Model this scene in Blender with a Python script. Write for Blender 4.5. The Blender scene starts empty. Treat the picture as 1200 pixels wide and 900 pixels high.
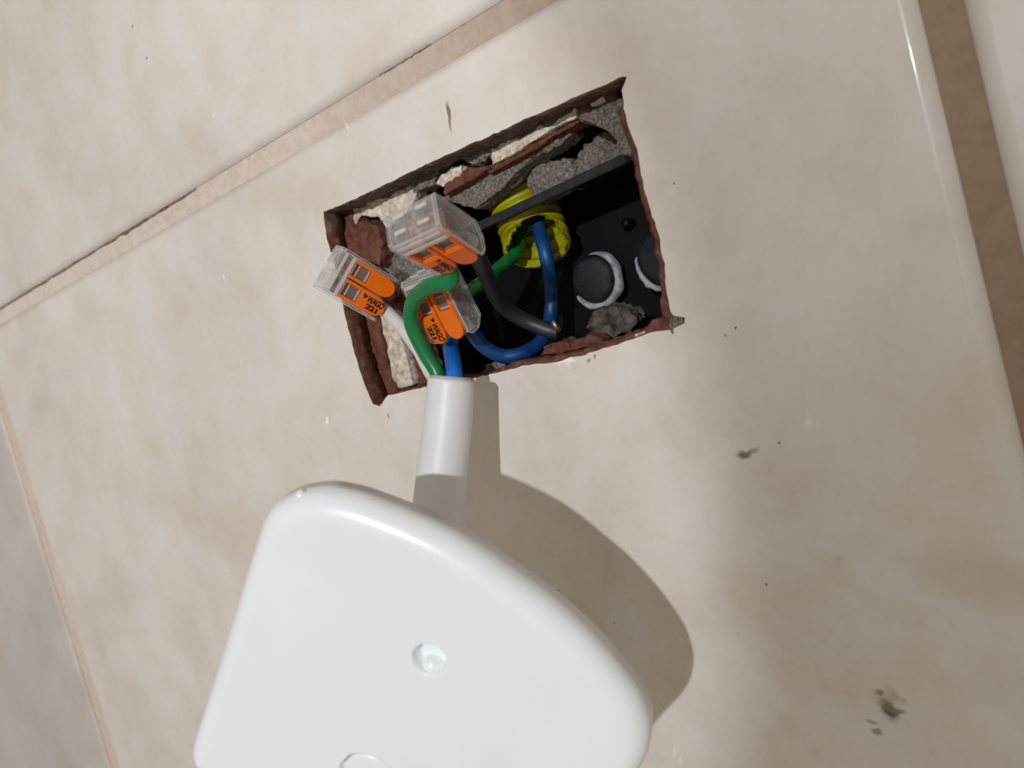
import bpy, bmesh, math, random
from mathutils import Vector, Matrix, noise
import numpy as np

# ------------------------------------------------------------------ frame of reference
# "wall millimetres": x right along the tiles, y up, z out of the wall; origin = middle of the cut-out.
MM = 0.001
CAM = np.array([125.87, -23.71, 169.0])
RZ, RY, RX = [math.radians(a) for a in (12.919526, -36.420448, 3.991541)]
def _rot():
    c, s = math.cos, math.sin
    Z = np.array([[c(RZ), -s(RZ), 0], [s(RZ), c(RZ), 0], [0, 0, 1]])
    Y = np.array([[c(RY), 0, s(RY)], [0, 1, 0], [-s(RY), 0, c(RY)]])
    X = np.array([[1, 0, 0], [0, c(RX), -s(RX)], [0, s(RX), c(RX)]])
    return Z @ Y @ X
R = _rot()
F = 900.0
def ray(px, py): return np.array([px - 600, 450 - py, -F]) @ R / F
def at(px, py, h=0.0):
    d = ray(px, py); return CAM + d * ((h - CAM[2]) / d[2])
def B(p): return Vector((p[0] * MM, -p[2] * MM, p[1] * MM))      # wall mm -> Blender metres
UP = 0.0

scene = bpy.context.scene
col = scene.collection

# ------------------------------------------------------------------ camera, world, lights, exposure
cd = bpy.data.cameras.new('camera'); cam = bpy.data.objects.new('camera', cd); col.objects.link(cam)
ax = [Vector((r[0], -r[2], r[1])) for r in R]
m = Matrix((ax[0], ax[1], ax[2])).transposed().to_4x4(); m.translation = B(CAM)
cam.matrix_world = m
cd.sensor_width = 36; cd.lens = 27; cd.clip_start = 0.005; cd.clip_end = 20
cd.dof.use_dof = True; cd.dof.focus_distance = 0.212; cd.dof.aperture_fstop = 16
scene.camera = cam

w = bpy.data.worlds.new('room'); scene.world = w; w.use_nodes = True
w.node_tree.nodes['Background'].inputs[0].default_value = (1.0, 0.90, 0.79, 1)
w.node_tree.nodes['Background'].inputs[1].default_value = 0.36

LAMP = np.array([475.7, 269.6, 1396.8])
def spot(name, pos, target, energy, colour, radius, size, blend):
    l = bpy.data.lights.new(name, 'SPOT'); l.energy = energy; l.color = colour; l.shadow_soft_size = radius
    l.spot_size = math.radians(size); l.spot_blend = blend
    o = bpy.data.objects.new(name, l); col.objects.link(o)
    o.location = B(pos); o.rotation_euler = (B(target) - B(pos)).to_track_quat('-Z', 'Y').to_euler()
    return o
KEY = (0.895, 0.93, 1.0)
spot('split_key_beam', LAMP, (0, -60, 0), 10.5, KEY, 0.014, 75, 0.6)
spot('split_key_beam', LAMP, (-300, -60, 0), 40, KEY, 0.014, 24.2, 0.06)  # added beam; its cone edge stands in for the phone's shadow at right
spot('split_key_beam', LAMP, (85, 140, 0), 22, KEY, 0.014, 17, 1.0)  # added beam to brighten the upper right tiles, no separate lamp there
spot('split_key_beam', LAMP, (-330, 40, 0), 15, KEY, 0.014, 26, 1.0)  # added soft beam to lift the far left from the same lamp position

vs = scene.view_settings
scene.display_settings.display_device = 'sRGB'
vs.view_transform = 'Standard'; vs.look = 'None'; vs.exposure = 0.0; vs.gamma = 1.0; vs.use_curve_mapping = False
scene.cycles.max_bounces = 14; scene.cycles.transmission_bounces = 12; scene.cycles.transparent_max_bounces = 16

# ------------------------------------------------------------------ materials
def lin(c):
    return tuple(((v / 255) / 12.92 if v / 255 <= 0.04045 else ((v / 255 + 0.055) / 1.055) ** 2.4) for v in c) + (1,)
class NT:
    def __init__(s, name):
        s.m = bpy.data.materials.new(name); s.m.use_nodes = True; s.t = s.m.node_tree; s.b = s.t.nodes['Principled BSDF']
    def n(s, typ, **kw):
        nd = s.t.nodes.new(typ)
        for k, v in kw.items():
            if k.startswith('_'): setattr(nd, k[1:], v)
            else: nd.inputs[k].default_value = v
        return nd
    def l(s, a, b): s.t.links.new(a, b)
    def pos(s, scale=1000.0):                 # metres -> wall millimetres, stays with the place
        g = s.n('ShaderNodeNewGeometry'); v = s.n('ShaderNodeVectorMath', _operation='SCALE'); v.inputs['Scale'].default_value = scale
        s.l(g.outputs['Position'], v.inputs[0]); return v.outputs[0]
    def obj(s, scale=1000.0):
        g = s.n('ShaderNodeTexCoord'); v = s.n('ShaderNodeVectorMath', _operation='SCALE'); v.inputs['Scale'].default_value = scale
        s.l(g.outputs['Object'], v.inputs[0]); return v.outputs[0]
    def noise(s, vec, scale, detail=4, rough=.5, dist=0):
        n = s.n('ShaderNodeTexNoise', Scale=scale, Detail=detail, Roughness=rough, Distortion=dist); s.l(vec, n.inputs['Vector']); return n.outputs['Fac']
    def ramp(s, fac, stops, interp='LINEAR'):
        r = s.n('ShaderNodeValToRGB'); e = r.color_ramp.elements; r.color_ramp.interpolation = interp
        while len(e) < len(stops): e.new(0.5)
        for i, (p, c) in enumerate(stops): e[i].position = p; e[i].color = c
        s.l(fac, r.inputs[0]); return r.outputs[0]
    def mix(s, fac, a, b, mode='MIX'):
        x = s.n('ShaderNodeMix', _data_type='RGBA', _blend_type=mode)
        for v, i in ((fac, 0), (a, 6), (b, 7)):
            if hasattr(v, 'is_linked'): s.l(v, x.inputs[i])
            else: x.inputs[i].default_value = v
        return x.outputs[2]
    def bump(s, h, strength, dist):
        b = s.n('ShaderNodeBump', Strength=strength, Distance=dist); s.l(h, b.inputs['Height']); s.l(b.outputs[0], s.b.inputs['Normal'])
    def set(s, **kw):
        for k, v in kw.items(): s.b.inputs[k.replace('_', ' ')].default_value = v
        return s
W1 = (1, 1, 1, 1); K0 = (0, 0, 0, 1)

def glaze(name, tint, dark):
    t = NT(name); p = t.pos()
    a = t.noise(p, 0.012, 5, .55, .6); b = t.noise(p, 0.045, 5, .6, .4); c = t.noise(p, .35, 3)
    base = t.ramp(a, [(.3, lin(dark)), (.5, lin(tint)), (.72, lin(tuple(min(255, v + 9) for v in tint)))])
    warm = t.ramp(b, [(.3, (0.93, .89, .84, 1)), (.5, (.98, .965, .945, 1)), (.68, (1.0, 1.01, 1.03, 1))])
    cc = t.mix(1.0, base, warm, 'MULTIPLY')
    spk = t.ramp(c, [(.25, (.93, .92, .91, 1)), (.5, W1)]); cc = t.mix(.6, cc, spk, 'MULTIPLY')
    # own-shaped stains, scuffs, flecks and painted glints, each at its place on the wall
    warp = t.n('ShaderNodeTexNoise', Scale=.35, Detail=5); t.l(p, warp.inputs['Vector'])
    off = t.n('ShaderNodeVectorMath', _operation='SUBTRACT'); t.l(warp.outputs['Color'], off.inputs[0]); off.inputs[1].default_value = (.5, .5, .5)
    def mark(px, py, rx, ry, ang, colr, amt, wob=5):
        nonlocal cc
        q = at(px, py)
        sc = t.n('ShaderNodeVectorMath', _operation='SCALE'); sc.inputs['Scale'].default_value = wob * min(rx, ry); t.l(off.outputs[0], sc.inputs[0])
        ad = t.n('ShaderNodeVectorMath', _operation='ADD'); t.l(p, ad.inputs[0]); t.l(sc.outputs[0], ad.inputs[1])
        mp = t.n('ShaderNodeMapping', _vector_type='TEXTURE'); t.l(ad.outputs[0], mp.inputs[0])
        mp.inputs['Location'].default_value = (q[0], 0, q[1]); mp.inputs['Rotation'].default_value = (0, math.radians(ang), 0); mp.inputs['Scale'].default_value = (rx, 60, ry)
        ln = t.n('ShaderNodeVectorMath', _operation='LENGTH'); t.l(mp.outputs[0], ln.inputs[0])
        mr = t.n('ShaderNodeMapRange', _interpolation_type='SMOOTHSTEP'); t.l(ln.outputs['Value'], mr.inputs[0])
        mr.inputs[1].default_value = .35; mr.inputs[2].default_value = 1.15; mr.inputs[3].default_value = amt; mr.inputs[4].default_value = 0
        cc = t.mix(mr.outputs[0], cc, lin(colr))
    for a_ in MARKS: mark(*a_)
    t.l(cc, t.b.inputs['Base Color'])
    rg = t.ramp(b, [(.3, (.30, .30, .30, 1)), (.7, (.42, .42, .42, 1))]); t.l(rg, t.b.inputs['Roughness'])
    t.set(Specular_IOR_Level=.42, Coat_Weight=.35, Coat_Roughness=.09); t.bump(t.noise(p, .05, 3), .25, .0006)
    return t.m
# px, py, radius x, radius y (mm), angle, colour, amount
MARKS = [
    (1042, 832, 2.3, 3.3, -15, (66, 56, 42), .95, 1.6), (1032, 811, .9, 1.0, 0, (96, 84, 66), .7, 2), (1028, 858, 1.4, 1.0, 0, (122, 108, 88), .7, 2), (1052, 834, 2.2, .8, 0, (100, 88, 70), .7, 2), (1022, 846, 1.6, .5, 20, (130, 114, 96), .6, 2), (1040, 822, 3.4, 3.6, 0, (150, 134, 112), .5, 2), 
    (872, 534, 2.4, 1.4, 10, (92, 80, 64), .85, 2), (880, 530, 2.6, .9, -20, (130, 114, 94), .7, 2), (913, 519, .35, .35, 0, (60, 52, 45), .9, 1), (898, 685, .4, .4, 0, (90, 80, 70), .8, 1),
    (527, 137, .6, 4.6, 12, (112, 84, 72), .9, 2), (524, 127, .35, 2.2, 12, (80, 62, 55), .8, 2), (403, 145, .5, 3.2, -22, (244, 242, 238), .9, 2), (383, 493, .8, 1.8, 25, (250, 248, 245), .9, 2),
    (440, 440, .5, 1.0, 0, (140, 120, 105), .6, 2), (455, 487, .5, 1.2, 0, (140, 120, 105), .7, 2),
    (665, 423, 2.8, 1.5, -15, (246, 243, 238), .85), (690, 422, 1.0, .8, 0, (120, 100, 88), .7), (697, 418, .5, .8, 0, (110, 90, 80), .7),
    (948, 492, .7, 1.6, 20, (230, 224, 214), .8), (958, 498, .5, 1.4, 30, (225, 218, 208), .7), (978, 655, 1.5, 2.0, 0, (190, 180, 168), .6), (650, 680, 1.5, 1.2, 0, (205, 198, 186), .7),  # the first two pale marks are glints painted into the glaze
    (790, 880, .5, 2.6, 22, (226, 218, 208), .8), (797, 890, .6, 2.0, 22, (226, 218, 208), .7), (800, 158, .5, .6, 0, (220, 210, 202), .7, 1), 
    (155, 31, .6, .6, 0, (95, 82, 74), .8, 1), (172, 68, .7, .6, 0, (100, 86, 76), .8, 1), (790, 215, .3, .3, 0, (60, 50, 45), .9, 1), (862, 384, .35, .35, 0, (80, 60, 55), .9, 1), (850, 393, .3, .3, 0, (80, 60, 55), .9, 1),
    (250, 134, .8, .8, 0, (240, 235, 228), .7, 2), (262, 325, .8, .8, 0, (238, 232, 226), .7, 2), (282, 93, 5, 4, 0, (226, 216, 206), .35, 1), 
    (965, 830, 9, 3, 20, (206, 196, 186), .3, 1), (1150, 680, 16, 7, 15, (196, 178, 158), .5, .5), (640, 720, .3, .3, 0, (80, 70, 60), .8, 1), (655, 692, .3, .3, 0, (60, 50, 45), .9, 1), (720, 730, .3, .3, 0, (80, 70, 60), .8, 1),
    
]
def simple(name, c, rough, spec=.5, **kw):
    t = NT(name); t.set(Base_Color=lin(c), Roughness=rough, Specular_IOR_Level=spec); t.set(**kw); return t
def mottled(name, c1, c2, scale, rough, bump=.5, bs=None, c3=None, dist=.0006, spec=.3):
    t = NT(name); p = t.pos(); n = t.noise(p, scale, 6, .6)
    st = [(.35, lin(c1)), (.62, lin(c2))] + ([(.72, lin(c3))] if c3 else [])
    t.l(t.ramp(n, st), t.b.inputs['Base Color']); t.set(Roughness=rough, Specular_IOR_Level=spec)
    t.bump(t.noise(p, bs or scale * 4, 6, .7), bump, dist); return t.m

M = {}
M['glaze'] = glaze('glazed_beige_tile', (217, 209, 200), (205, 194, 183))
M['glaze_grey'] = glaze('glazed_greyer_tile', (196, 188, 181), (186, 177, 169))
def biscuit():
    t = NT('red_brown_tile_body'); p = t.pos(); n = t.noise(p, .35, 6, .6)
    red = t.ramp(n, [(.35, lin((84, 50, 40))), (.6, lin((122, 78, 63))), (.74, lin((150, 118, 102)))]); dusty = t.ramp(n, [(.35, lin((84, 68, 58))), (.6, lin((122, 102, 88))), (.72, lin((168, 152, 138)))])
    sp = t.n('ShaderNodeSeparateXYZ'); t.l(p, sp.inputs[0]); mr = t.n('ShaderNodeMapRange'); t.l(sp.outputs[2], mr.inputs[0]); mr.inputs[1].default_value = 22; mr.inputs[2].default_value = 29
    t.l(t.mix(mr.outputs[0], red, dusty), t.b.inputs['Base Color']); t.set(Roughness=.85, Specular_IOR_Level=.3); t.bump(t.noise(p, 1.4, 6, .7), .7, .0006); return t.m
M['biscuit'] = biscuit()
def grout():
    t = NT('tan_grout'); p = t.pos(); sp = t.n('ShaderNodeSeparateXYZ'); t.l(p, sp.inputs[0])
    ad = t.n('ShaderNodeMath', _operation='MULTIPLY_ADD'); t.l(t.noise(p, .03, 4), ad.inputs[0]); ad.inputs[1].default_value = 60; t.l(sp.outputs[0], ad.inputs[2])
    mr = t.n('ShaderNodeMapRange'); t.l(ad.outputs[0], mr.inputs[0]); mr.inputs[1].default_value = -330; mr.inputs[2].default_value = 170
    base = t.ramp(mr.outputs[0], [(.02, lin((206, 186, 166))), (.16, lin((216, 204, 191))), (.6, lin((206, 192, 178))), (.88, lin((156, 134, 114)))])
    n = t.ramp(t.noise(p, .35, 6, .65), [(.3, (.86, .82, .78, 1)), (.6, W1)])
    t.l(t.mix(1.0, base, n, 'MULTIPLY'), t.b.inputs['Base Color']); t.set(Roughness=.9, Specular_IOR_Level=.25); t.bump(t.noise(p, 1.2, 5, .6), .35, .0003)
    return t.m
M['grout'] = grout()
M['grime'] = mottled('dark_joint_grime', (84, 70, 58), (140, 120, 104), .5, .95, .5)
M['mortar'] = mottled('grey_sandy_mortar', (84, 77, 69), (150, 140, 128), 1.3, .95, 1.0, 3.0, c3=(196, 186, 172))
M['mortar_dark'] = mottled('dark_rough_mortar', (52, 46, 42), (112, 104, 95), .25, .95, 1.0, 1.6)
M['plaster'] = mottled('cream_plaster', (176, 158, 138), (232, 219, 200), .5, .9, .6, 1.5)
M['brick'] = mottled('red_brown_brick', (88, 50, 40), (124, 78, 62), .4, .9, .8, 2.0)
M['core'] = mottled('shade_dark_wall_core', (12, 11, 10), (28, 25, 23), .1, .95, 1.0, .8)  # near-black because the void is unlit; its shade is put into the colour

def plastic(name, c, rough, sc=.3, amt=.06, spec=.5, bump=.1):
    t = NT(name); p = t.obj(); n = t.noise(p, sc, 4)
    d = lin(tuple(v * (1 - amt) for v in c)); t.l(t.ramp(n, [(.3, d), (.7, lin(c))]), t.b.inputs['Base Color'])
    t.set(Roughness=rough, Specular_IOR_Level=spec); t.bump(t.noise(p, sc * 6, 3), bump, .0001); return t
wp = plastic('white_moulded_plastic', (241, 245, 245), .34, .05, .02, .5, .05); wp.set(Coat_Weight=.3, Coat_Roughness=.15); M['white'] = wp.m
M['sheath'] = plastic('white_cable_sheath', (222, 222, 221), .42, .1, .03).m
M['orange'] = plastic('orange_lever_plastic', (236, 108, 10), .38, .3, .05).m
M['green'] = plastic('green_wire_insulation', (8, 118, 62), .33, .3, .1).m
M['green_dusty'] = plastic('dusty_green_insulation', (18, 110, 48), .45, .3, .25).m
M['blue'] = plastic('blue_wire_insulation', (22, 112, 205), .33, .3, .08).m
M['blue_dusty_shaded'] = plastic('dusty_shaded_blue_insulation', (10, 68, 128), .45, .15, .35).m  # dusty blue darkened further, shade of the opening painted into the colour
M['core_white'] = plastic('white_wire_insulation', (214, 210, 204), .4, .3, .06).m
M['black_wire'] = plastic('black_wire_insulation', (40, 39, 40), .45, .2, .4, bump=.4).m
M['black'] = plastic('black_box_plastic', (7, 7, 8), .55, .12, .5, .18, .4).m
M['rim'] = mottled('dusty_black_plastic', (20, 20, 21), (40, 39, 39), .25, .6, .3, 1.0)
M['disc'] = mottled('dark_rubbery_plug', (22, 22, 26), (38, 38, 43), .2, .6, .5, .6)
M['ring'] = mottled('smeared_white_plaster', (120, 121, 122), (172, 173, 174), .3, .6, .5, 1.0)
M['yellow'] = plastic('yellow_conduit_plastic', (168, 164, 8), .4, .12, .22).m
M['ink'] = simple('black_ink', (14, 10, 8), .6).m
M['copper'] = mottled('tarnished_copper', (120, 70, 54), (160, 104, 84), .6, .35, .2, 1.5, spec=.6)
M['steel'] = simple('spring_steel', (140, 130, 124), .38, Metallic=.85).m
M['steel_brown'] = simple('clamp_spring_steel', (136, 116, 104), .45, Metallic=.5).m
g = NT('clear_polycarbonate'); g.set(Base_Color=(.82, .81, .80, 1), Roughness=.3, Specular_IOR_Level=.6)
lw = g.n('ShaderNodeLayerWeight', Blend=.35); tr = g.n('ShaderNodeBsdfTransparent', Color=(.97, .97, .965, 1)); ms = g.n('ShaderNodeMixShader')
gl = g.n('ShaderNodeBsdfGlossy', Color=(1, 1, 1, 1), Roughness=.12); ad = g.n('ShaderNodeMixShader'); ad.inputs[0].default_value = .45
dn = g.ramp(g.noise(g.obj(), .9, 4, .6), [(.38, (.02, .02, .02, 1)), (.7, (.24, .24, .24, 1))])
mx = g.n('ShaderNodeMath', _operation='MULTIPLY_ADD'); g.l(lw.outputs['Facing'], mx.inputs[0]); mx.inputs[1].default_value = .32; g.l(dn, mx.inputs[2])
g.l(g.b.outputs[0], ad.inputs[1]); g.l(gl.outputs[0], ad.inputs[2])
g.l(mx.outputs[0], ms.inputs[0]); g.l(tr.outputs[0], ms.inputs[1]); g.l(ad.outputs[0], ms.inputs[2]); g.l(ms.outputs[0], g.t.nodes['Material Output'].inputs[0])
M['clear'] = g.m
g = NT('refraction_bright_clear'); g.set(Base_Color=lin((214, 212, 208)), Roughness=.3)  # milky tone paints in the brightness refraction gives to clear edges
tr = g.n('ShaderNodeBsdfTransparent', Color=(.95, .95, .95, 1)); ms = g.n('ShaderNodeMixShader'); ms.inputs[0].default_value = .6
g.l(tr.outputs[0], ms.inputs[1]); g.l(g.b.outputs[0], ms.inputs[2]); g.l(ms.outputs[0], g.t.nodes['Material Output'].inputs[0])
M['clear_cage'] = g.m

# ------------------------------------------------------------------ object helpers
def ob(name, verts, faces, mat, parent=None, smooth=False, mats=None, midx=None):
    me = bpy.data.meshes.new(name); me.from_pydata([tuple(v) for v in verts], [], faces)
    bm = bmesh.new(); bm.from_mesh(me); bmesh.ops.recalc_face_normals(bm, faces=bm.faces); bm.to_mesh(me); bm.free()
    for mm in (mats or [mat]): me.materials.append(mm)
    if midx: me.polygons.foreach_set('material_index', midx)
    if smooth: me.polygons.foreach_set('use_smooth', [True] * len(me.polygons))
    o = bpy.data.objects.new(name, me); col.objects.link(o)
    if parent: o.parent = parent
    return o
def from_bm(name, bm, mat, parent=None, smooth=False, mats=None):
    me = bpy.data.meshes.new(name); bm.to_mesh(me); bm.free()
    for mm in (mats or [mat]): me.materials.append(mm)
    if smooth: me.polygons.foreach_set('use_smooth', [True] * len(me.polygons))
    o = bpy.data.objects.new(name, me); col.objects.link(o)
    if parent: o.parent = parent
    return o
def empty(name, loc=None):
    o = bpy.data.objects.new(name, None); o.empty_display_size = .01; col.objects.link(o)
    return o
def tag(o, label=None, cat=None, group=None, kind=None):
    if label: o['label'] = label
    if cat: o['category'] = cat
    if group: o['group'] = group
    if kind: o['kind'] = kind
    return o
def crom(pts, n=10):
    pts = [np.array(p, float) for p in pts]; P = [2 * pts[0] - pts[1]] + pts + [2 * pts[-1] - pts[-2]]; out = []
    for i in range(1, len(P) - 2):
        for k in range(n):
            t = k / n; a, b, c, d = P[i - 1:i + 3]
            out.append(.5 * (2 * b + (c - a) * t + (2 * a - 5 * b + 4 * c - d) * t * t + (3 * b - a - 3 * c + d) * t ** 3))
    out.append(P[-2]); return out
def tube(name, pts, r, mat, parent=None, seg=20, n=10, flat=1.0, rfun=None, cap_round=True, axis=None):
    """swept tube through wall-mm points; r a number or list along the points"""
    c = crom(pts, n); N = len(c)
    V = [Vector(p) for p in c]; T = [(V[min(i + 1, N - 1)] - V[max(i - 1, 0)]).normalized() for i in range(N)]
    ref = Vector((0, 0, 1)) if abs(T[0].z) < .9 else Vector((0, 1, 0)); side = T[0].cross(ref).normalized()
    rings = []
    for i in range(N):
        side = (side - T[i] * side.dot(T[i])).normalized(); up = side.cross(T[i])
        rr = rfun(i / (N - 1)) if rfun else r
        rings.append((V[i], side.copy(), up, rr, T[i]))
    prof = [(0, k) for k in range(N)]
    verts, faces = [], []
    def ring(ce, sd, up, rr): 
        for k in range(seg):
            a = 2 * math.pi * k / seg; verts.append(B(ce + sd * math.cos(a) * rr + up * math.sin(a) * rr * flat))
    c0 = rings[0]; ring(c0[0], c0[1], c0[2], c0[3] * .86)
    ring(c0[0] + c0[4] * .12 * c0[3], c0[1], c0[2], c0[3] * .97)
    for q in rings[1:-1]: ring(q[0], q[1], q[2], q[3])
    c1 = rings[-1]; ring(c1[0] - c1[4] * .12 * c1[3], c1[1], c1[2], c1[3] * .97); ring(c1[0], c1[1], c1[2], c1[3] * .86)
    nr = len(verts) // seg
    for i in range(nr - 1):
        for k in range(seg):
            a = i * seg + k; b = i * seg + (k + 1) % seg; faces.append((a, b, b + seg, a + seg))
    faces.append(tuple(range(seg))[::-1]); faces.append(tuple(range((nr - 1) * seg, nr * seg)))
    o = ob(name, verts, faces, mat, parent, True)
    me = o.data
    for p_ in list(me.polygons)[-2:]: p_.use_smooth = False
    return o

def loft(name, loops, mat, parent=None, holes=(), smooth_rings=True, fill_first=True, fill_last=True, mats=None, sections=None):
    """closed loops (equal counts) skinned; first loop filled (with hole loops), last loop filled"""
    bm = bmesh.new(); rows = [[bm.verts.new(B(p)) for p in L] for L in loops]
    n = len(loops[0])
    for i in range(len(rows) - 1):
        for k in range(n):
            f = bm.faces.new((rows[i][k], rows[i][(k + 1) % n], rows[i + 1][(k + 1) % n], rows[i + 1][k])); f.smooth = smooth_rings
            if sections: f.material_index = sections[i]
    def edges(r): return [bm.edges.get((r[k], r[(k + 1) % len(r)])) or bm.edges.new((r[k], r[(k + 1) % len(r)])) for k in range(len(r))]
    if fill_first:
        es = edges(rows[0])
        hr = []
        for H in holes:                                    # H: list of loops going inwards
            hh = [[bm.verts.new(B(p)) for p in L] for L in H]; hr.append(hh); es += edges(hh[0])
        bmesh.ops.triangle_fill(bm, use_beauty=True, use_dissolve=False, edges=es)
        for hh in hr:
            q = len(hh[0])
            for i in range(len(hh) - 1):
                for k in range(q):
                    f = bm.faces.new((hh[i][k], hh[i][(k + 1) % q], hh[i + 1][(k + 1) % q], hh[i + 1][k])); f.smooth = smooth_rings
            bm.faces.new(hh[-1])
    if fill_last: bm.faces.new(rows[-1])
    bmesh.ops.recalc_face_normals(bm, faces=bm.faces)
    return from_bm(name, bm, mat, parent, False, mats)

def rough(name, poly, h, depth, mat, parent=None, voxel=.55, amp=.7, freq=.45, seed=0, tilt=None, kind=None, label=None):
    """a broken lump: outline (px) stood at height h, real thickness, remeshed and weathered"""
    pts = [at(px, py, h) for px, py in poly]
    if tilt: pts = [p + np.array([0, 0, tilt * (p[1] - pts[0][1])]) for p in pts]
    return rough_mm(name, pts, depth, mat, parent, voxel, amp, freq, seed)
def rough_mm(name, pts, depth, mat, parent=None, voxel=.55, amp=.7, freq=.45, seed=0):
    bm = bmesh.new(); a = [bm.verts.new(p) for p in pts]; b = [bm.verts.new((p[0], p[1], p[2] - depth)) for p in pts]; n = len(pts)
    bm.faces.new(a); bm.faces.new(b[::-1])
    for k in range(n): bm.faces.new((a[k], b[k], b[(k + 1) % n], a[(k + 1) % n]))
    bmesh.ops.recalc_face_normals(bm, faces=bm.faces)
    me = bpy.data.meshes.new('tmp'); bm.to_mesh(me); bm.free(); o = bpy.data.objects.new('tmp', me); col.objects.link(o)
    r = o.modifiers.new('r', 'REMESH'); r.mode = 'VOXEL'; r.voxel_size = voxel
    me2 = bpy.data.meshes.new_from_object(o.evaluated_get(bpy.context.evaluated_depsgraph_get()))
    bpy.data.objects.remove(o); bpy.data.meshes.remove(me)
    nv = [v.normal.copy() for v in me2.vertices]; off = Vector((seed * 7.3, seed * 3.1, seed))
    for v, nn in zip(me2.vertices, nv):
        q = Vector(v.co) * freq + off
        d = noise.fractal(q, 1.0, 2.0, 4) * amp + noise.noise(q * .35) * amp * 1.2 - amp * .3
        c = Vector(v.co) + nn * d; v.co = B(c)
    me2.materials.clear(); me2.materials.append(mat)
    me2.polygons.foreach_set('use_smooth', [True] * len(me2.polygons)); me2.name = name
    me2.flip_normals() if False else None
    o = bpy.data.objects.new(name, me2); col.objects.link(o)
    if parent: o.parent = parent
    return o
def box_mm(name, lo, hi, mat, parent=None, bev=0.0):
    bm = bmesh.new(); bmesh.ops.create_cube(bm, size=1)
    for v in bm.verts: v.co = B([lo[i] + (v.co[i] + .5) * (hi[i] - lo[i]) for i in range(3)])
    if bev: bmesh.ops.bevel(bm, geom=list(bm.edges), offset=bev * MM, segments=2, affect='EDGES')
    bmesh.ops.recalc_face_normals(bm, faces=bm.faces)
    return from_bm(name, bm, mat, parent)

# ------------------------------------------------------------------ the tiled wall
TX = [-317.6, 113.2]                     # left and right edge of the cut tile
GX, GY, TT = 6.9, 7.0, 6.5               # grout widths and tile thickness
TY = 50.6                                # top edge of the cut tile
wall = ob('wall_back', [], [], M['grout']); bpy.data.objects.remove(wall)
HOLE = [(379,248),(400,240),(435,224),(470,207),(505,190),(540,174),(575,159),(610,142),(645,127),(680,111),(710,99),(728,90),(735,88),(734,94),(729,105),
        (731,125),(735,145),(747,177),(750,198),(754,219),(766,257),(772,275),(775,294),(779,315),(780,331),(786,369),(795,371),(803,372),(801,380),(787,386),
        (761,390),(742,397),(724,404),(705,409),(687,415),(668,420),(649,425),(621,427),(602,432),(584,436),(556,443),(530,447),(500,453),(475,459),(453,464),(446,476),(437,474),
        (428,453),(422,435),(416,415),(410,392),(404,369),(399,343),(393,313),(388,297),(383,280),(380,262)]
def hole_loop(n=240):
    P = [at(*p) for p in HOLE]; P = [p[:2] for p in P]
    seg = [np.linalg.norm(P[(i + 1) % len(P)] - P[i]) for i in range(len(P))]; tot = sum(seg); out = []
    for k in range(n):
        d = tot * k / n; i = 0
        while d > seg[i]: d -= seg[i]; i += 1
        q = P[i] + (P[(i + 1) % len(P)] - P[i]) * d / seg[i]
        j = noise.noise(Vector((q[0] * 1.1, q[1] * 1.1, 3))) * .38 + noise.noise(Vector((q[0] * 3, q[1] * 3, 9))) * .16
        c = q / np.linalg.norm(q); out.append(q + c * j)
    return out
HL = hole_loop()
def offs(loop, amount):
    n = len(loop); out = []
    for k in range(n):
        t = loop[(k + 2) % n] - loop[(k - 2) % n]; nn = np.array([t[1], -t[0]]); nn = nn / (np.linalg.norm(nn) + 1e-9)
        if nn @ loop[k] > 0: nn = -nn                     # towards the middle
        a = amount(loop[k]) if callable(amount) else amount
        out.append(loop[k] + nn * a)
    return out
def v3(loop, h): return [np.array([p[0], p[1], h(p) if callable(h) else h]) for p in loop]
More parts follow.
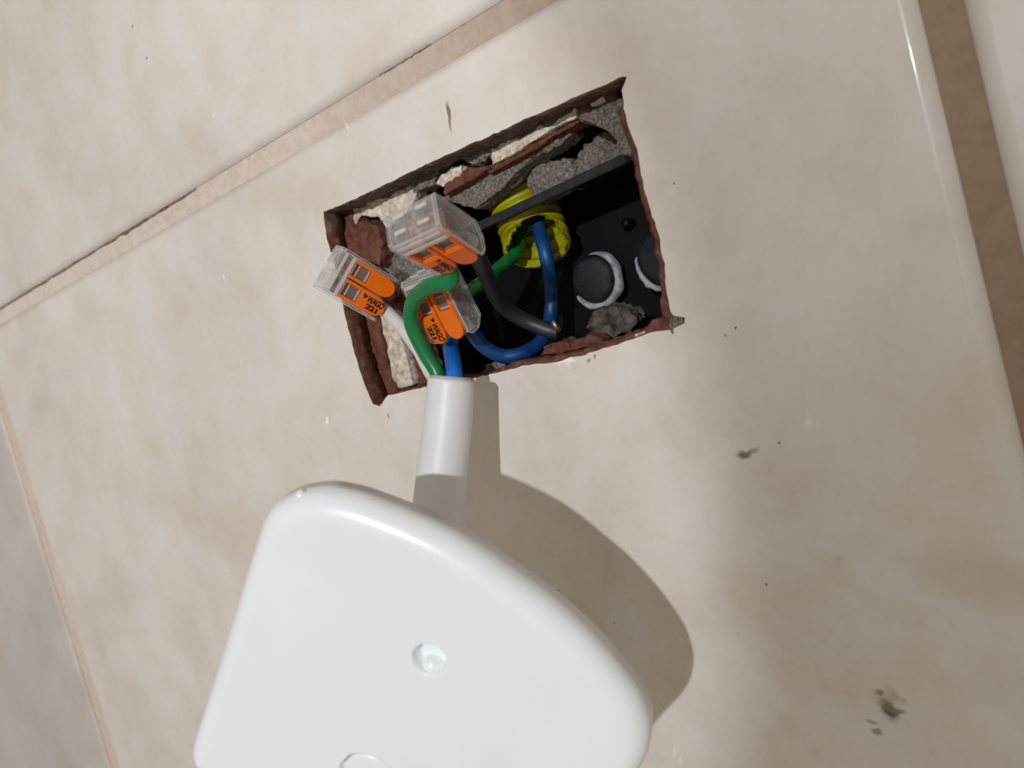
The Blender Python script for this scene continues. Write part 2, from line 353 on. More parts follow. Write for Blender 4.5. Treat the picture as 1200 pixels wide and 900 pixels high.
def tile(x0, x1, y0, y1, mat, hole=None):
    w_, d_ = 3.2, 1.0
    prof = [(1 - math.cos(a) if False else 0, 0) for a in ()]
    rings = []
    for k in range(7):
        a = math.pi / 2 * k / 6; ins = w_ * (1 - math.sin(a)); dz = -d_ * (1 - math.cos(a)) 
        ins = w_ - .55 * math.sin(k / 5 * .30) / math.sin(.30) if k < 6 else 0; dz = -.085 * (1 - math.cos(k / 5 * .30)) / (1 - math.cos(.30)) if k < 6 else -d_
        rings.append((ins, dz))
    rings += [(0, -TT)]
    def rect(ins, z):
        a0, a1, b0, b1 = x0 + ins, x1 - ins, y0 + ins, y1 - ins; P = []
        def s(p, q, n=14):
            for i in range(n): P.append(np.array([p[0] + (q[0] - p[0]) * i / n, p[1] + (q[1] - p[1]) * i / n, z]))
        s((a0, b0), (a1, b0)); s((a1, b0), (a1, b1)); s((a1, b1), (a0, b1)); s((a0, b1), (a0, b0)); return P
    loops = [rect(i, z) for i, z in rings]
    bm = bmesh.new(); rows = [[bm.verts.new(B(p)) for p in L] for L in loops]; n = len(loops[0])
    for i in range(len(rows) - 1):
        for k in range(n):
            f = bm.faces.new((rows[i][k], rows[i][(k + 1) % n], rows[i + 1][(k + 1) % n], rows[i + 1][k])); f.material_index = 0 if i < 6 else 1; f.smooth = i < 6
    def edges(r): return [bm.edges.get((r[k], r[(k + 1) % len(r)])) or bm.edges.new((r[k], r[(k + 1) % len(r)])) for k in range(len(r))]
    if hole:
        chip = lambda p: .35 + (1.5 if p[0] > 44 and p[1] < 22 else 0) + (.9 if p[1] < -24 and p[0] > -5 else 0) * (1 + noise.noise(Vector((p[0] * .2, 0, 0)))) + abs(noise.noise(Vector((p[0] * .5, p[1] * .5, 0)))) * .8
        L0 = hole; L1 = offs(hole, lambda p: chip(p) * .5); L2 = offs(hole, chip); L3 = offs(hole, lambda p: chip(p) * .9 + noise.noise(Vector((p[0] * .4, p[1] * .4, 5))) * .5)
        L4 = offs(hole, lambda p: chip(p) + .2 + noise.noise(Vector((p[0] * .3, p[1] * .3, 8))) * .5)
        H = [v3(L0, 0), v3(L1, lambda p: -.5 + noise.noise(Vector((p[0], p[1], 2))) * .15), v3(L2, -1.3), v3(L3, -3.4), v3(L4, -TT)]
        hr = [[bm.verts.new(B(p)) for p in L] for L in H]
        bmesh.ops.triangle_fill(bm, use_beauty=True, edges=edges(rows[0]) + edges(hr[0]))
        back = edges(rows[-1]) + edges(hr[-1]); q = len(hole)
        for i in range(len(hr) - 1):
            for k in range(q):
                f = bm.faces.new((hr[i][k], hr[i][(k + 1) % q], hr[i + 1][(k + 1) % q], hr[i + 1][k])); f.material_index = 1; f.smooth = i > 0
        r = bmesh.ops.triangle_fill(bm, use_beauty=True, edges=back)
        for g_ in r['geom']:
            if isinstance(g_, bmesh.types.BMFace): g_.material_index = 1
    else:
        bm.faces.new(rows[0]); f = bm.faces.new(rows[-1]); f.material_index = 1
    bmesh.ops.recalc_face_normals(bm, faces=bm.faces)
    return from_bm('tile', bm, None, wall, False, [mat, M['biscuit']])

# grout bed with the opening carried through it
TW = TX[1] - TX[0]
XS = [TX[0] - 2 * (TW + GX), TX[0] - (TW + 9.5), TX[0], TX[1] + GX, TX[1] + GX + TW + GX]
YS = [TY - 2 * TW - GY, TY - TW, TY + GY, TY + GY + TW + GY]
def rectl(x0, x1, y0, y1, z): return [np.array([a, b, z]) for a, b in ((x0, y0), (x1, y0), (x1, y1), (x0, y1))]
bm = bmesh.new()
X0, X1, Y0, Y1 = XS[0] - 8, XS[-1] + TW + 8, YS[0] - 8, YS[-1] + TW + 8
def grid_front():
    fr = [bm.verts.new(B(p)) for p in rectl(X0, X1, Y0, Y1, -1.15)]; bk = [bm.verts.new(B(p)) for p in rectl(X0, X1, Y0, Y1, -6.6)]
    hl = offs(HL, -1.2); a = [bm.verts.new(B(p)) for p in v3(hl, -1.15)]; b = [bm.verts.new(B(p)) for p in v3(hl, -6.6)]
    E_ = lambda r: [bm.edges.get((r[k], r[(k + 1) % len(r)])) or bm.edges.new((r[k], r[(k + 1) % len(r)])) for k in range(len(r))]
    for r1, r2 in ((fr, bk), (a, b)):
        for k in range(len(r1)): bm.faces.new((r1[k], r1[(k + 1) % len(r1)], r2[(k + 1) % len(r1)], r2[k]))
    bmesh.ops.triangle_fill(bm, use_beauty=True, edges=E_(fr) + E_(a)); bmesh.ops.triangle_fill(bm, use_beauty=True, edges=E_(bk) + E_(b))
    bmesh.ops.recalc_face_normals(bm, faces=bm.faces)
grid_front()
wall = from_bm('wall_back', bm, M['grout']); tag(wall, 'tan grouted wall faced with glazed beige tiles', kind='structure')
rnd = random.Random(4)
for i, x in enumerate(XS):
    for j, y in enumerate(YS):
        main = (i == 2 and j == 1)
        t_ = tile(x, x + TW, y, y + TW, M['glaze_grey'] if (i == 1 and j == 1) else M['glaze'], HL if main else None)
        if main: t_['label'] = 'beige tile with the ragged rectangular cut-out'
# dark grime caught along the joint above the cut tile
def crack_mm(xa, xb, y, wd, seed):
    N_ = 40; vs_, fs = [], []
    for k in range(N_ + 1):
        x = xa + (xb - xa) * k / N_; yy = y + .35 * noise.noise(Vector((k * .3, seed, 7))); w1 = wd * max(.15, .75 + 1.1 * noise.noise(Vector((k * .4, seed, 0)))) * math.sin(math.pi * k / N_) ** .4
        for s_, z_ in ((-1, -1.2), (0, -.6), (1, -1.2)): vs_.append(B((x, yy + s_ * w1, z_)))
    for k in range(N_):
        for s_ in range(2): q = k * 3 + s_; fs.append((q, q + 1, q + 4, q + 3))
    return ob('joint_grime', vs_, fs, M['grime'], wall, True)
xj = lambda px, py: at(px, py)[0]
crack_mm(xj(-20, 372), xj(120, 283), TY + GY - .25, .8, 1); crack_mm(xj(105, 290), xj(225, 212), TY + GY - .25, .95, 4); crack_mm(xj(440, 79), xj(500, 42), TY + GY - .1, .22, 8)

# ------------------------------------------------------------------ the masonry behind the tile
core = box_mm('wall_core', (-150, -110, -86), (150, 110, -80), M['core']); tag(core, 'broken masonry inside the wall opening, its back painted shade-dark', kind='structure')
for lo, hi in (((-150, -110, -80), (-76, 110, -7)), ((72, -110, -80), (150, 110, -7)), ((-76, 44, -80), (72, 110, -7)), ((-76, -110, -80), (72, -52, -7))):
    box_mm('masonry_block', lo, hi, M['core'], core)  # closes the void to stop light, same colour with the shade painted in
def slab_mm(name, xy, ztop, depth, mat, seed, amp=1.2, voxel=.9, freq=.22): return rough_mm(name, [np.array([x, y, ztop]) for x, y in xy], depth, mat, core, voxel, amp, freq, seed)
slab_mm('mortar', [(-74, 29), (-40, 28.5), (0, 28), (40, 27), (70, 27), (70, 46), (-74, 46)], -7.6, 30, M['mortar_dark'], 1)
slab_mm('mortar', [(-78, -50), (-53, -50), (-50, -20), (-48.5, 10), (-47, 46), (-78, 46)], -7.6, 42, M['brick'], 2)
slab_mm('mortar', [(54, -50), (74, -50), (74, 46), (56, 46), (55.5, 10)], -8, 40, M['mortar_dark'], 3)
slab_mm('mortar', [(-74, -52), (72, -52), (72, -33), (20, -33.5), (-40, -33.5), (-74, -33)], -7.8, 40, M['mortar_dark'], 4)
R_ = lambda nm, poly, h, d, mt, s, **k: rough(nm, poly, h, d, M[mt], core, seed=s, **k)
R_('mortar', [(397,247),(412,240),(416,262),(409,290),(399,284),(396,262)], -9.5, 8, 'mortar', 11)
R_('plaster_patch', [(408,243),(440,228),(482,208),(488,228),(474,252),(450,268),(440,256),(420,254),(410,284),(402,270)], -9, 6, 'plaster', 12)
R_('brick_fragment', [(414,264),(425,257),(442,264),(448,285),(444,312),(410,302)], -8.0, 9, 'brick', 13, amp=.5)
R_('mortar', [(442,266),(470,250),(505,262),(505,330),(474,345),(446,312)], -14, 10, 'mortar', 14)
R_('plaster_patch', [(421,362),(450,366),(468,390),(478,425),(484,452),(452,460),(438,432),(428,395)], -9.5, 8, 'plaster', 15, amp=.35)
R_('brick_fragment', [(456,368),(478,385),(494,425),(503,455),(483,458),(474,420),(458,392)], -12.5, 10, 'brick', 16, amp=.5)
R_('mortar', [(478,212),(496,200),(515,193),(508,218),(484,226)], -8.5, 7, 'mortar', 17)
R_('plaster_patch', [(506,216),(520,199),(543,191),(540,204),(518,221)], -8.5, 7, 'plaster', 18)
R_('brick_fragment', [(520,217),(542,199),(565,194),(577,196),(549,213),(520,230)], -8.8, 9, 'brick', 19, amp=.4)
R_('mortar', [(540,183),(574,166),(577,182),(558,194),(544,192)], -8, 7, 'mortar', 20)
R_('plaster_patch', [(574,170),(590,157),(627,148),(650,136),(674,121),(676,138),(643,154),(607,178),(576,194)], -8.2, 6, 'plaster', 21, amp=.4)
R_('mortar', [(612,140),(655,124),(668,122),(640,138),(628,148),(608,150)], -7.6, 5, 'mortar', 22, amp=.4)
R_('brick_fragment', [(566,196),(607,179),(645,156),(678,138),(679,143),(646,162),(608,186),(572,205)], -9.6, 8, 'brick', 23, amp=.35)
R_('mortar', [(515,232),(593,194),(640,168),(662,150),(668,156),(655,170),(615,192),(594,215),(568,238),(556,246),(536,240)], -12.5, 9, 'mortar', 24, amp=.6)
R_('mortar', [(676,142),(680,128),(710,119),(730,112),(742,185),(727,180),(717,160),(697,146)], -9, 12, 'mortar', 25)
R_('brick_fragment', [(674,118),(689,112),(691,129),(677,134)], -7.8, 8, 'brick', 26, amp=.3)
R_('plaster_patch', [(690,111),(707,104),(708,117),(691,125)], -7.8, 7, 'plaster', 27, amp=.3)
R_('brick_fragment', [(707,104),(719,99),(722,113),(708,119)], -7.8, 8, 'brick', 28, amp=.3)
R_('mortar_lump', [(615,218),(622,200),(646,184),(668,185),(676,196),(668,215),(628,240)], -19, 12, 'mortar', 29, amp=1.0)
R_('mortar_lump', [(680,172),(700,154),(722,157),(732,180),(700,205),(672,208)], -20, 12, 'mortar', 30, amp=1.0)
R_('mortar_lump', [(688,384),(694,366),(712,358),(732,364),(742,376),(738,392),(700,402)], -16, 10, 'mortar_dark', 31, amp=1.3)
R_('brick_fragment', [(630,418),(640,403),(656,398),(668,404),(668,418)], -7.5, 7, 'brick', 32)
R_('brick_fragment', [(664,412),(672,400),(690,392),(704,398),(700,410)], -7.8, 7, 'brick', 33)
R_('mortar_lump', [(560,440),(568,428),(590,422),(600,434)], -9, 7, 'mortar', 34)
R_('mortar_lump', [(784,372),(797,371),(803,377),(792,386),(788,394),(782,386)], .3, 3, 'mortar', 35, amp=.25, voxel=.4)
R_('mortar_lump', [(742,392),(775,381),(788,383),(770,390),(745,397)], -.2, 4, 'plaster', 36, amp=.3, voxel=.4)

# ------------------------------------------------------------------ back box
bb = empty('back_box'); tag(bb, 'black plastic back box sunk deep in the wall opening', 'electrical box')
BX0, BX1, BYB, BH, BT = -34, 68, -48, -46, -15.5
def ytop(x): return 10.2 + (x + 9) * .045
a0, a1 = at(500, 293, BT), at(742, 180, BT)
def prism(name, quad, z0, z1, mat, parent, bev=.25):
    bm = bmesh.new(); a = [bm.verts.new(B((p[0], p[1], z0))) for p in quad]; b = [bm.verts.new(B((p[0], p[1], z1))) for p in quad]; n = len(quad)
    bm.faces.new(a); bm.faces.new(b[::-1])
    for k in range(n): bm.faces.new((a[k], b[k], b[(k + 1) % n], a[(k + 1) % n]))
    if bev: bmesh.ops.bevel(bm, geom=list(bm.edges), offset=bev * MM, segments=2, affect='EDGES')
    bmesh.ops.recalc_face_normals(bm, faces=bm.faces); return from_bm(name, bm, mat, parent)
sl = (a1[1] - a0[1]) / (a1[0] - a0[0]); ya = lambda x: a0[1] + (x - a0[0]) * sl
prism('rim', [(BX0, ya(BX0) - 1.4), (BX1, ya(BX1) - 1.4), (BX1, ya(BX1) + 1.2), (BX0, ya(BX0) + 1.2)], BT, BT - 2.2, M['rim'], bb)
prism('side_panel', [(BX0, ya(BX0) - .8), (12 - 16, ya(-4) - .8), (-4, ya(-4) + .6), (BX0, ya(BX0) + .6)], BT - 2.2, BH, M['black'], bb, 0)
prism('side_panel', [(24, ya(24) - .8), (BX1, ya(BX1) - .8), (BX1, ya(BX1) + .6), (24, ya(24) + .6)], BT - 2.2, BH, M['black'], bb, 0)
prism('side_panel', [(BX0, BYB), (BX0 + 1.6, BYB), (BX0 + 1.6, ya(BX0) - 1.4), (BX0, ya(BX0) - 1.4)], BT, BH, M['black'], bb, .2)
prism('side_panel', [(BX1 - 1.6, BYB), (BX1, BYB), (BX1, ya(BX1) - 1.4), (BX1 - 1.6, ya(BX1) - 1.4)], BT, BH, M['black'], bb, .2)
prism('side_panel', [(BX0, BYB), (BX1, BYB), (BX1, BYB + 1.6), (BX0, BYB + 1.6)], BT, BH, M['black'], bb, .2)
box_mm('back_panel', (BX0, BYB, BH - 1.6), (BX1, ya(BX1), BH), M['black'], bb)
def lathe(name, centre, axis, prof, mat, parent=None, seg=40, wob=0, seed=0, smooth=True, a0=0, a1=2 * math.pi):
    """prof: (radius, height along axis)"""
    ax_ = Vector(axis).normalized(); s_ = ax_.orthogonal().normalized(); t_ = ax_.cross(s_); C0 = Vector(centre); V, Fs = [], []
    full = abs(a1 - a0 - 2 * math.pi) < 1e-6; sg = seg if full else seg + 1
    for r_, z_ in prof:
        for k in range(sg):
            a = a0 + (a1 - a0) * k / seg; rr = r_ * (1 + wob * noise.noise(Vector((math.cos(a) * 2.2, math.sin(a) * 2.2, seed))))
            V.append(B(C0 + ax_ * z_ + (s_ * math.cos(a) + t_ * math.sin(a)) * rr))
    for i in range(len(prof) - 1):
        for k in range(seg if full else seg):
            a = i * sg + k; b = i * sg + (k + 1) % sg; Fs.append((a, b, b + sg, a + sg))
    return ob(name, V, Fs, mat, parent, smooth)
pd = at(698, 327, -40)
kn = lathe('knockout_plug', pd, (0, 0, 1), [(0.01, 3.2), (5.4, 3.1), (6.6, 2.6), (7.1, 1.2), (7.2, -6)], M['disc'], bb, wob=.03, seed=3)
# plaster smeared round the plug: thick on its right and lower side
def crescent(ce, r0, wmax, mid, span, z0, seed, parent):
    V, Fs = [], []; N_ = 60
    for k in range(N_ + 1):
        u = k / N_; a = mid + (u - .5) * span; wd = wmax * math.sin(math.pi * u) ** .45 * (1 + .45 * noise.noise(Vector((u * 9, seed, 0)))); r_in = r0 * (1 + .03 * noise.noise(Vector((u * 7, seed, 3))))
        for q, (f_, z_) in enumerate(((0, -1.5), (0.05, .6), (.5, 1.0), (.95, .5), (1, -1.5))):
            rr = r_in + wd * f_; V.append(B((ce[0] + math.cos(a) * rr, ce[1] + math.sin(a) * rr, z0 + z_)))
    for k in range(N_):
        for q in range(4): i = k * 5 + q; Fs.append((i, i + 1, i + 6, i + 5))
    return ob('plaster_smear', V, Fs, M['ring'], parent, True)
crescent(pd, 7.4, 2.1, math.radians(-35), math.radians(235), -38.5, 2, bb)
pe = at(782, 300, -36)
lathe('knockout_plug', pe, (0, 0, 1), [(0.01, 3.2), (6.4, 3.1), (8.0, 2.4), (8.6, .6), (8.8, -8)], M['disc'], bb, wob=.04, seed=8)
crescent(pe, 8.8, 1.6, math.radians(-140), math.radians(110), -35.5, 5, bb)
for k, (px, py) in enumerate([(735, 262)]):
    q = at(px, py, -43); lathe('screw_boss', q, (0, 0, 1), [(0.01, 2), (1.2, 1.9), (1.5, 1.2), (1.6, -3)], M['black'], bb, seg=16)

# ------------------------------------------------------------------ yellow corrugated conduit
cond = empty('corrugated_conduit'); tag(cond, 'yellow corrugated conduit with a torn mouth inside the box', 'conduit')
p_top = at(598, 205, -30); p_mid = at(624, 268, -29); p_end = at(630, 293, -26)
axis_pts = crom([p_top + (p_top - p_mid) * .9, p_top, p_mid, p_end], 60)
def conduit():
    Rr = 10.2; seg = 160; V, Fs = [], []; c = [Vector(p) for p in axis_pts]; N_ = len(c); L_ = 0
    side = None; rows = []
    view = Vector(CAM)
    for i in range(N_):
        T = (c[min(i + 1, N_ - 1)] - c[max(i - 1, 0)]).normalized()
        if i: L_ += (c[i] - c[i - 1]).length
        tw = (view - c[i]); tw = (tw - T * tw.dot(T)).normalized(); sd = T.cross(tw)      # angle 0 looks out of the wall
        rib = (0.5 + .5 * math.cos(2 * math.pi * L_ / 2.9)) ** .6
        rows.append((c[i], tw, sd, Rr - 1.25 + 1.25 * rib, L_))
    Lt = rows[-1][4]
    for shell in (0, 1):
        for ce, tw, sd, rr, l_ in rows:
            for k in range(seg):
                a = 2 * math.pi * k / seg; V.append(B(ce + (tw * math.cos(a) + sd * math.sin(a)) * (rr - .7 * shell)))
    def keep(i, k):
        a = 2 * math.pi * (k + .5) / seg; a = (a + math.pi) % (2 * math.pi) - math.pi
        tear = Lt - 7.6 * max(0, math.cos((a + .12) * 1.7)) ** .7 if abs(a + .12) < .92 else Lt - .6
        tear += noise.noise(Vector((a * 3, 0, 4))) * 1.0
        return rows[i][4] < tear
    off = N_ * seg; K = {}
    for i in range(N_ - 1):
        for k in range(seg): K[i, k] = keep(i, k)
    for (i, k), v in K.items():
        if not v: continue
        k2 = (k + 1) % seg; a, b, c_, d = i * seg + k, i * seg + k2, (i + 1) * seg + k2, (i + 1) * seg + k
        Fs += [(a, b, c_, d), (off + d, off + c_, off + b, off + a)]
        for (j, l), (e, f) in (((i + 1, k), (d, c_)), ((i, k2), (b, c_)), ((i, (k - 1) % seg), (a, d))):
            if not K.get((j, l), False): Fs.append((e, f, off + f, off + e))
    me = bpy.data.meshes.new('corrugated_tube'); me.from_pydata([tuple(v) for v in V], [], Fs); me.materials.append(M['yellow'])
    me.polygons.foreach_set('use_smooth', [True] * len(me.polygons))
    bm = bmesh.new(); bm.from_mesh(me); bmesh.ops.delete(bm, geom=[v for v in bm.verts if not v.link_faces], context='VERTS'); bm.to_mesh(me); bm.free()
    o = bpy.data.objects.new('corrugated_tube', me); col.objects.link(o); o.parent = cond
conduit()

# ------------------------------------------------------------------ supply wires (from the wall)
def P(*t): return [at(*q) for q in t]
def wire(name, pts, r, mat, label, cat='wire', **kw):
    return tag(tube(name, pts, r, M[mat], **kw), label, cat)
wire('green_supply_wire', P((612, 240, -34), (610, 275, -30), (604, 296, -24), (590, 310, -18), (572, 325, -12), (548, 342, -6), (530, 346, -4)) , 2.0, 'green_dusty', 'dusty green wire from the torn yellow conduit to the connectors')
wire('blue_supply_wire', P((626, 235, -34), (632, 270, -28), (640, 300, -24), (645, 335, -27), (645, 372, -26), (634, 400, -17), (612, 414, -9), (588, 417, -5), (566, 405, -1), (551, 386, 2.5)), 2.1, 'blue_dusty_shaded', 'dusty blue wire looping from yellow conduit along the opening\'s lower edge')
bw = wire('black_supply_wire', P((552, 285, 26), (562, 305, 20), (573, 330, 10), (588, 357, 0), (612, 374, -6), (640, 386, -9), (655, 389, -10)), 1.75, 'black_wire', 'black wire from behind the highest connector to the opening\'s bottom', flat=1.25)
tip = at(650, 384, -8)
lathe('bare_end', at(655, 388, -8), tuple(at(648, 377, -7) - at(655, 388, -8)), [(0.01, 3.4), (.7, 3.2), (.9, 0), (.01, -.3)], M['steel'], bw, seg=14)

# ------------------------------------------------------------------ lever connectors
LL, WW, HH = 18.6, 13.1, 8.4
CON = {
 1: (([-36.47, 4.6, 26.28]), [[0.1914, -0.632, -0.751], [0.5191, 0.7145, -0.469], [0.833, -0.3001, 0.4648]]),
 2: (([14.51, 8.77, 46.63]), [[-0.1584, -0.3531, -0.9221], [0.9771, 0.0786, -0.198], [0.1424, -0.9323, 0.3325]]),
 3: (([-16.37, 1.77, 7.91]), [[-0.0069, -0.9479, -0.3186], [0.9988, 0.0093, -0.0491], [0.0495, -0.3186, 0.9466]]),
}
def frame(k):
    O, m_ = CON[k]; O = Vector(O) + (Vector(CAM) - Vector(O)) * (.045 if k == 3 else 0) + (Vector((1.2, -.6, 0)) if k == 3 else Vector()); u, v, w_ = [Vector(a) for a in m_]
    u.normalize(); v = (v - u * v.dot(u)).normalized(); w_ = u.cross(v)
    return lambda a, b, c: O + u * a + v * b + w_ * c
def local_obj(name, fr, verts, faces, mat, parent, bev=0, smooth=False):
    edge_mat = M['clear_cage'] if mat is M['clear'] else None
    bm = bmesh.new(); vs_ = [bm.verts.new(v) for v in verts]
    for f in faces: bm.faces.new([vs_[i] for i in f])
    bmesh.ops.recalc_face_normals(bm, faces=bm.faces)
    if bev:
        r_ = bmesh.ops.bevel(bm, geom=list(bm.edges), offset=bev, segments=2, affect='EDGES')
        if edge_mat:
            for f in r_['faces']: f.material_index = 1
    for v in bm.verts: v.co = B(fr(*v.co))
    bmesh.ops.recalc_face_normals(bm, faces=bm.faces)
    return from_bm(name, bm, mat, parent, smooth, [mat, edge_mat] if edge_mat else None)
def extr(outline, z0, z1, plane='uw'):
    n = len(outline)
    if plane == 'uw': V = [(a, z0, b) for a, b in outline] + [(a, z1, b) for a, b in outline]
    else: V = [(a, b, z0) for a, b in outline] + [(a, b, z1) for a, b in outline]
    return V, [tuple(range(n))[::-1], tuple(range(n, 2 * n))] + [(k, (k + 1) % n, n + (k + 1) % n, n + k) for k in range(n)]
def lbox(name, fr, lo, hi, mat, parent, bev=0.0):
    V = [(x, y, z) for z in (lo[2], hi[2]) for x, y in ((lo[0], lo[1]), (hi[0], lo[1]), (hi[0], hi[1]), (lo[0], hi[1]))]
    return local_obj(name, fr, V, [(0, 1, 2, 3)[::-1], (4, 5, 6, 7), (0, 1, 5, 4), (1, 2, 6, 5), (2, 3, 7, 6), (3, 0, 4, 7)], mat, parent, bev)
def connector(k, label):
    fr = frame(k); e = empty('lever_connector'); tag(e, label, 'connector', 'orange lever wire connectors')
    # housing: two side cheeks, floor, roof strip at the blind end, end walls with clear ribs
    side = [(0.6, 0), (16.2, 0), (LL, 3.2), (LL, 6.6), (17.2, HH), (.9, HH), (0, HH - .9), (0, .6)]
    for y0, y1 in ((0, .8), (WW - .8, WW)): 
        V, Fc = extr(side, y0, y1); local_obj('clear_side_wall', fr, V, Fc, M['clear'], e, .18)
    lbox('clear_base_wall', fr, (.7, .8, .0), (16.2, WW - .8, .8), M['clear'], e, .1)
    lbox('clear_end_wall', fr, (0, .8, .5), (.8, WW - .8, HH), M['clear'], e, .1)
    lbox('clear_top_wall', fr, (.8, .8, HH - .9), (5.3, WW - .8, HH), M['clear'], e, .1)
    lbox('clear_divider', fr, (.8, WW / 2 - .4, .8), (16.5, WW / 2 + .4, HH - 1.9), M['clear'], e, .1)
    for a, b in ((1.2, 2.2), (3.6, 4.6)):                      # moulded ribs over the test slots
        lbox('clear_rib', fr, (a, 1.0, HH), (b, WW - 1.0, HH + .35), M['clear_cage'], e, .1)
    for y0 in (2.2, 8.0):
        lbox('clear_rib', fr, (-.3, y0, 1.6), (0, y0 + 2.9, 2.5), M['clear_cage'], e, .08)
        lbox('clear_rib', fr, (-.3, y0, 5.2), (0, y0 + 2.9, 6.1), M['clear_cage'], e, .08)
    # metal inside: a copper bar across and one spring per pole
    lbox('current_bar', fr, (4.4, 1.3, 1.3), (13.5, WW - 1.3, 1.9), M['copper'], e, .1)
    lbox('current_bar', fr, (5.0, 1.3, 1.9), (5.5, WW - 1.3, 5.8), M['copper'], e, .08)
    for y0 in (1.3, 7.2):
        sp = [(5.9, 2.0), (6.5, 5.6), (7.6, 6.6), (12.6, 6.7), (13.0, 6.2), (10.2, 2.1), (9.7, 2.1), (12.1, 6.1), (7.8, 6.0), (7.0, 5.3), (6.4, 2.0)]
        V, Fc = extr(sp, y0 + .3, y0 + 4.3); local_obj('clamp_spring', fr, V, Fc, M['steel'], e)
    # levers
    for i, y0 in enumerate((.95, 6.75)):
        y1 = y0 + 5.4; zt = HH + .25
        arc = [(14.9 + 3.5 * math.cos(a), (y0 + y1) / 2 + 2.7 * math.sin(a)) for a in np.linspace(-math.pi / 2, math.pi / 2, 13)]
        body = [(10.2, y0)] + arc + [(10.2, y1)]
        V, Fc = extr(body, HH - 1.7, zt, 'uv'); lv = local_obj('lever', fr, V, Fc, M['orange'], e, .22, False)
        ra = [(5.4, y0), (10.4, y0), (10.4, y0 + .9), (5.4, y0 + .9)]
        for yy in (y0, y1 - .9):
            lbox('lever_rail', fr, (5.0, yy, HH - 2.4), (10.4, yy + .9, zt - .15), M['orange'], lv, .15)
        lbox('lever_bridge', fr, (5.0, y0 + .9, HH - 2.6), (6.0, y1 - .9, HH - 1.4), M['orange'], lv, .1)
        lbox('window_plate', fr, (6.0, y0 + .9, HH - 1.5), (10.2, y1 - .9, HH - 1.1), M['steel_brown'], lv, .05)
        lbox('window_edge', fr, (9.5, y0 + 1.0, HH - 1.1), (9.9, y1 - 1.0, HH - .7), M['clear_cage'], lv, .05)
        lbox('window_edge', fr, (6.5, y0 + 1.0, HH - 1.1), (6.8, y1 - 1.0, HH - .7), M['clear_cage'], lv, .05)
        if i == 0:
            for txt, size, x0, yb in (('WAGO', 2.4, 12.35, 3.75), ('221', 1.9, 12.9, 1.95)):
                c = bpy.data.curves.new('lettering', 'FONT'); c.body = txt; c.size = size; c.extrude = .03; c.offset = .1; c.shear = .25 if txt == 'WAGO' else 0; c.space_character = .92
                to = bpy.data.objects.new('t', c); col.objects.link(to)
                me = bpy.data.meshes.new_from_object(to.evaluated_get(bpy.context.evaluated_depsgraph_get())); bpy.data.objects.remove(to)
                wmax = max(v.co.x for v in me.vertices) or 1; sx = (5.3 if txt == 'WAGO' else 3.7) / wmax
                for v in me.vertices: v.co = B(fr(x0 + v.co.x * sx, yb + v.co.y - .1, zt + .03 + v.co.z))
                me.materials.clear(); me.materials.append(M['ink']); me.name = 'lettering'
                lo = bpy.data.objects.new('lettering', me); col.objects.link(lo); lo.parent = lv
            V, Fc = extr([(11.5, 3.9), (11.9, 4.5), (12.15, 4.4), (12.1, 5.1), (10.8, 5.3)], zt, zt + .05, 'uv')
            local_obj('lettering_wedge', fr, V, Fc, M['ink'], lv)
    # wire entry funnels
    for y0 in (3.6, 9.5):
        V, Fs = [], []
        for r_, x_ in ((2.3, LL - .4), (1.9, LL - 2.5), (1.9, LL - 4.0)):
            for q in range(20):
                a = 2 * math.pi * q / 20; V.append((x_, y0 + r_ * math.cos(a), 3.7 + r_ * math.sin(a)))
        for i_ in range(2):
            for q in range(20): Fs.append((i_ * 20 + q, i_ * 20 + (q + 1) % 20, (i_ + 1) * 20 + (q + 1) % 20, (i_ + 1) * 20 + q))
        bm = bmesh.new(); vs_ = [bm.verts.new(B(fr(*v))) for v in V]
        for f in Fs: bm.faces.new([vs_[i_] for i_ in f])
        from_bm('wire_entry', bm, M['clear_cage'], e, True)
    return fr
f1 = connector(1, 'clear and orange connector leaning on opening\'s left edge, joined to white core')
f2 = connector(2, 'blurred clear and orange connector topmost, its ribbed blind end facing out')
f3 = connector(3, 'clear and orange connector hanging below the others behind the green core')

# ------------------------------------------------------------------ white three-core cable
cab = empty('power_cable'); tag(cab, 'white three-core cable running behind the white cover', 'cable')
E0 = at(529, 441, 19); 
sheath_pts = [E0, at(525, 490, 21.5), at(518, 550, 26), at(509, 632, 33), at(494, 720, 38), at(478, 790, 44), at(458, 850, 54)]
tube('sheath', sheath_pts, 6.15, M['sheath'], cab, seg=40, n=14, rfun=lambda t: 6.0 + .5 * min(1, t * 3))
dirE = (E0 - sheath_pts[1]); dirE /= np.linalg.norm(dirE)
A_ = lambda f, *q: np.array(f(*q))
ins = lambda dx, dz: E0 - dirE * 3 + np.array([dx, 0, dz])
tube('green_core', [ins(-2.6, 1.6), at(512, 437, 20), at(497, 412, 21), at(482, 378, 23), at(486, 350, 26), at(507, 334, 29), at(528, 328, 29), A_(f2, LL - 1.5, 3.6, 3.7)], 1.95, M['green'], cab)
tube('blue_core', [ins(2.2, 1.6), at(532, 436, 19), at(530, 418, 13), at(528, 402, 7), A_(f3, LL - 3, 6.3, 3.7)], 2.15, M['blue'], cab)
tube('white_core', [ins(-3.0, -1.8), at(507, 440, 17), at(492, 412, 15.5), at(475, 388, 14), at(462, 374, 13), A_(f1, LL + .5, 4.2, 4.3), A_(f1, LL - 3.5, 3.6, 3.7)], 1.9, M['core_white'], cab)
tube('cord_filler', [ins(-.5, -1.5), at(517, 441, 17), at(508, 424, 17.5), at(498, 404, 18.5)], .35, M['core_white'], cab, seg=8)

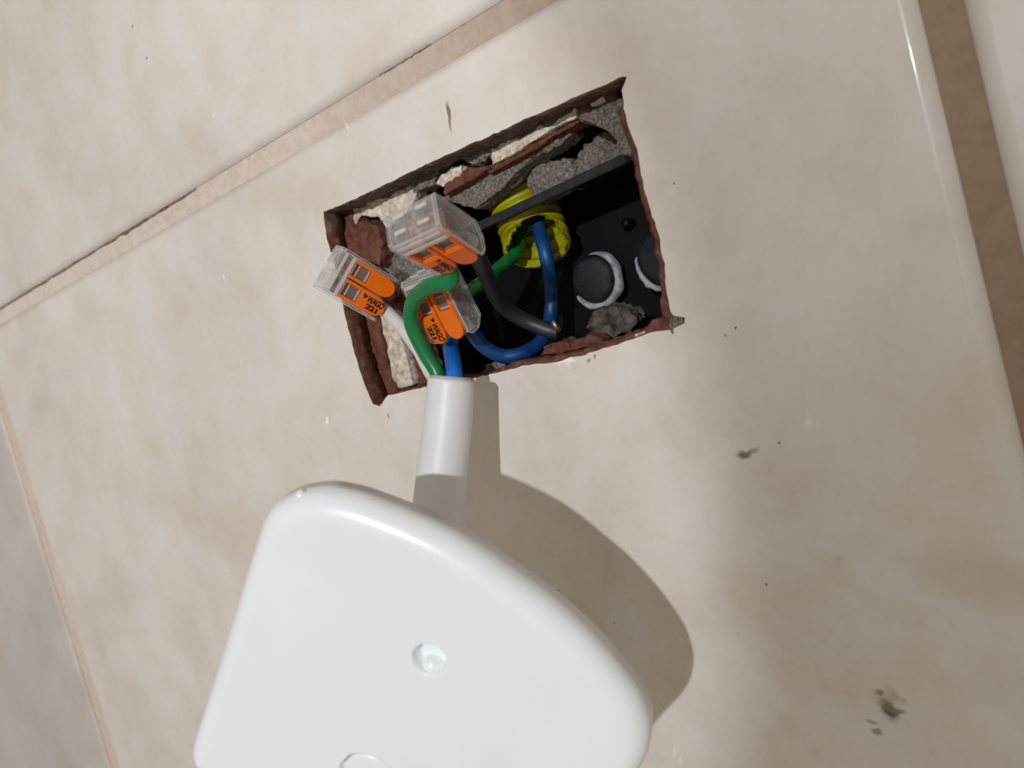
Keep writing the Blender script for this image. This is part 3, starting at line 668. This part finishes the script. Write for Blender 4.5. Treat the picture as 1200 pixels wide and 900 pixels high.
# ------------------------------------------------------------------ white cover plate
PA, PB, PD = np.array([2.5, -39.7, 85.]), np.array([-43.1, -92.8, 92.9]), np.array([52.5, -102.7, 56.6])
pn = np.cross(PB - PA, PD - PA); pn /= np.linalg.norm(pn); pn = pn if pn[2] > 0 else -pn
def onp(px, py, lift=0.0):
    d = ray(px, py); t = ((PA + pn * lift - CAM) @ pn) / (d @ pn); return CAM + d * t
ex = (PD - PA) / np.linalg.norm(PD - PA); ey = np.cross(pn, ex)
def to2(p): q = p - PA; return np.array([q @ ex, q @ ey])
def to3(q, z): return PA + ex * q[0] + ey * q[1] + pn * z
OUT = [(292,639),(299,618),(311,601),(330,590),(349,585),(375,583),(410,590),(439,600),(477,615),(520,635),(560,659),(598,686),(644,719),(696,766),(742,820),(758,850),(762,872),(758,898),(742,925),(709,960),(672,1005),(640,1050),
       (610,1100),(585,1140),(560,1165),(530,1172),(495,1160),(430,1110),(350,1035),(290,975),(245,930),(226,912),(217,898),(217,880),(229,842),(243,798),(260,744),(279,680)]
o2 = [to2(onp(*p)) for p in OUT]; o2 = crom([np.append(q, 0) for q in o2 + [o2[0]]], 8)[:-1]; o2 = [q[:2] for q in o2]
nn_ = len(o2); sgn = sum(o2[k][0] * o2[(k + 1) % nn_][1] - o2[(k + 1) % nn_][0] * o2[k][1] for k in range(nn_)); sgn = 1 if sgn > 0 else -1
def inset(loop, a):
    out = []
    for k in range(len(loop)):
        t = loop[(k + 3) % len(loop)] - loop[(k - 3) % len(loop)]; n_ = np.array([-t[1], t[0]]) * sgn; out.append(loop[k] + n_ / np.linalg.norm(n_) * a)
    return out
RB, TH = 4.8, 7.5
loops = []
for k in range(13):
    a = math.pi / 2 * k / 12; loops.append([to3(q, -RB * .9 * (1 - math.cos(a))) for q in inset(o2, RB * (1 - math.sin(a)))])
loops.append([to3(q, -TH) for q in inset(o2, -.15)]); loops.append([to3(q, -TH) for q in inset(o2, 2.0)]); 
def hole_prof(px, py, rings, wob=0, n=36, seed=0):
    c = to2(onp(px, py)); H = []
    for r_, z_ in rings:
        H.append([to3(c + np.array([math.cos(a), math.sin(a)]) * r_ * (1 + wob * noise.noise(Vector((math.cos(a) * 3, math.sin(a) * 3, seed)))), z_) for a in [2 * math.pi * k / n for k in range(n)]])
    return H
plate = empty('cover_plate'); tag(plate, 'white rounded plastic outlet cover plate hanging in front of the tiles', 'cover plate')
shell = loft('shell', loops, M['white'], plate, holes=[
    hole_prof(503, 773, [(3.6, 0), (3.35, -.2), (3.15, -1.0), (2.9, -3.0), (2.6, -3.2)]),
    hole_prof(430, 912, [(6.2, 0), (5.95, -.15), (5.8, -.9), (5.6, -1.6)], wob=.05, seed=4)])
q_ = [to2(onp(430, 912))][0]
def ring3(r_, z_, wob=0): return [to3(q_ + np.array([math.cos(a), math.sin(a)]) * r_ * (1 + wob * noise.noise(Vector((math.cos(a) * 3, math.sin(a) * 3, 4)))), z_) for a in [2 * math.pi * k / 36 for k in range(36)]]
loft('knockout_disc', [ring3(4.6, -.35, .05), ring3(5.1, -.5, .05), ring3(5.35, -.9, .05), ring3(5.4, -1.7, .05)][::1], M['white'], plate)
sc_ = onp(508, 778, -3.0); lathe('screw_cap', sc_, tuple(pn), [(0.01, 2.3), (1.2, 2.05), (1.9, 1.3), (2.1, 0), (2.1, -.3)], M['white'], plate, seg=28)
# moulding burr at the upper left corner and a flash line
c_ = onp(353, 580, -3.4); lathe('burr', c_, tuple(pn), [(0.01, 1.0), (.8, .8), (1.1, 0), (.9, -1.0), (.01, -1.4)], M['white'], plate, seg=16, wob=.3, seed=2)
tube('burr', [onp(362, 581, -4), onp(385, 581, -4), onp(415, 589, -4)], .45, M['white'], plate, seg=10)
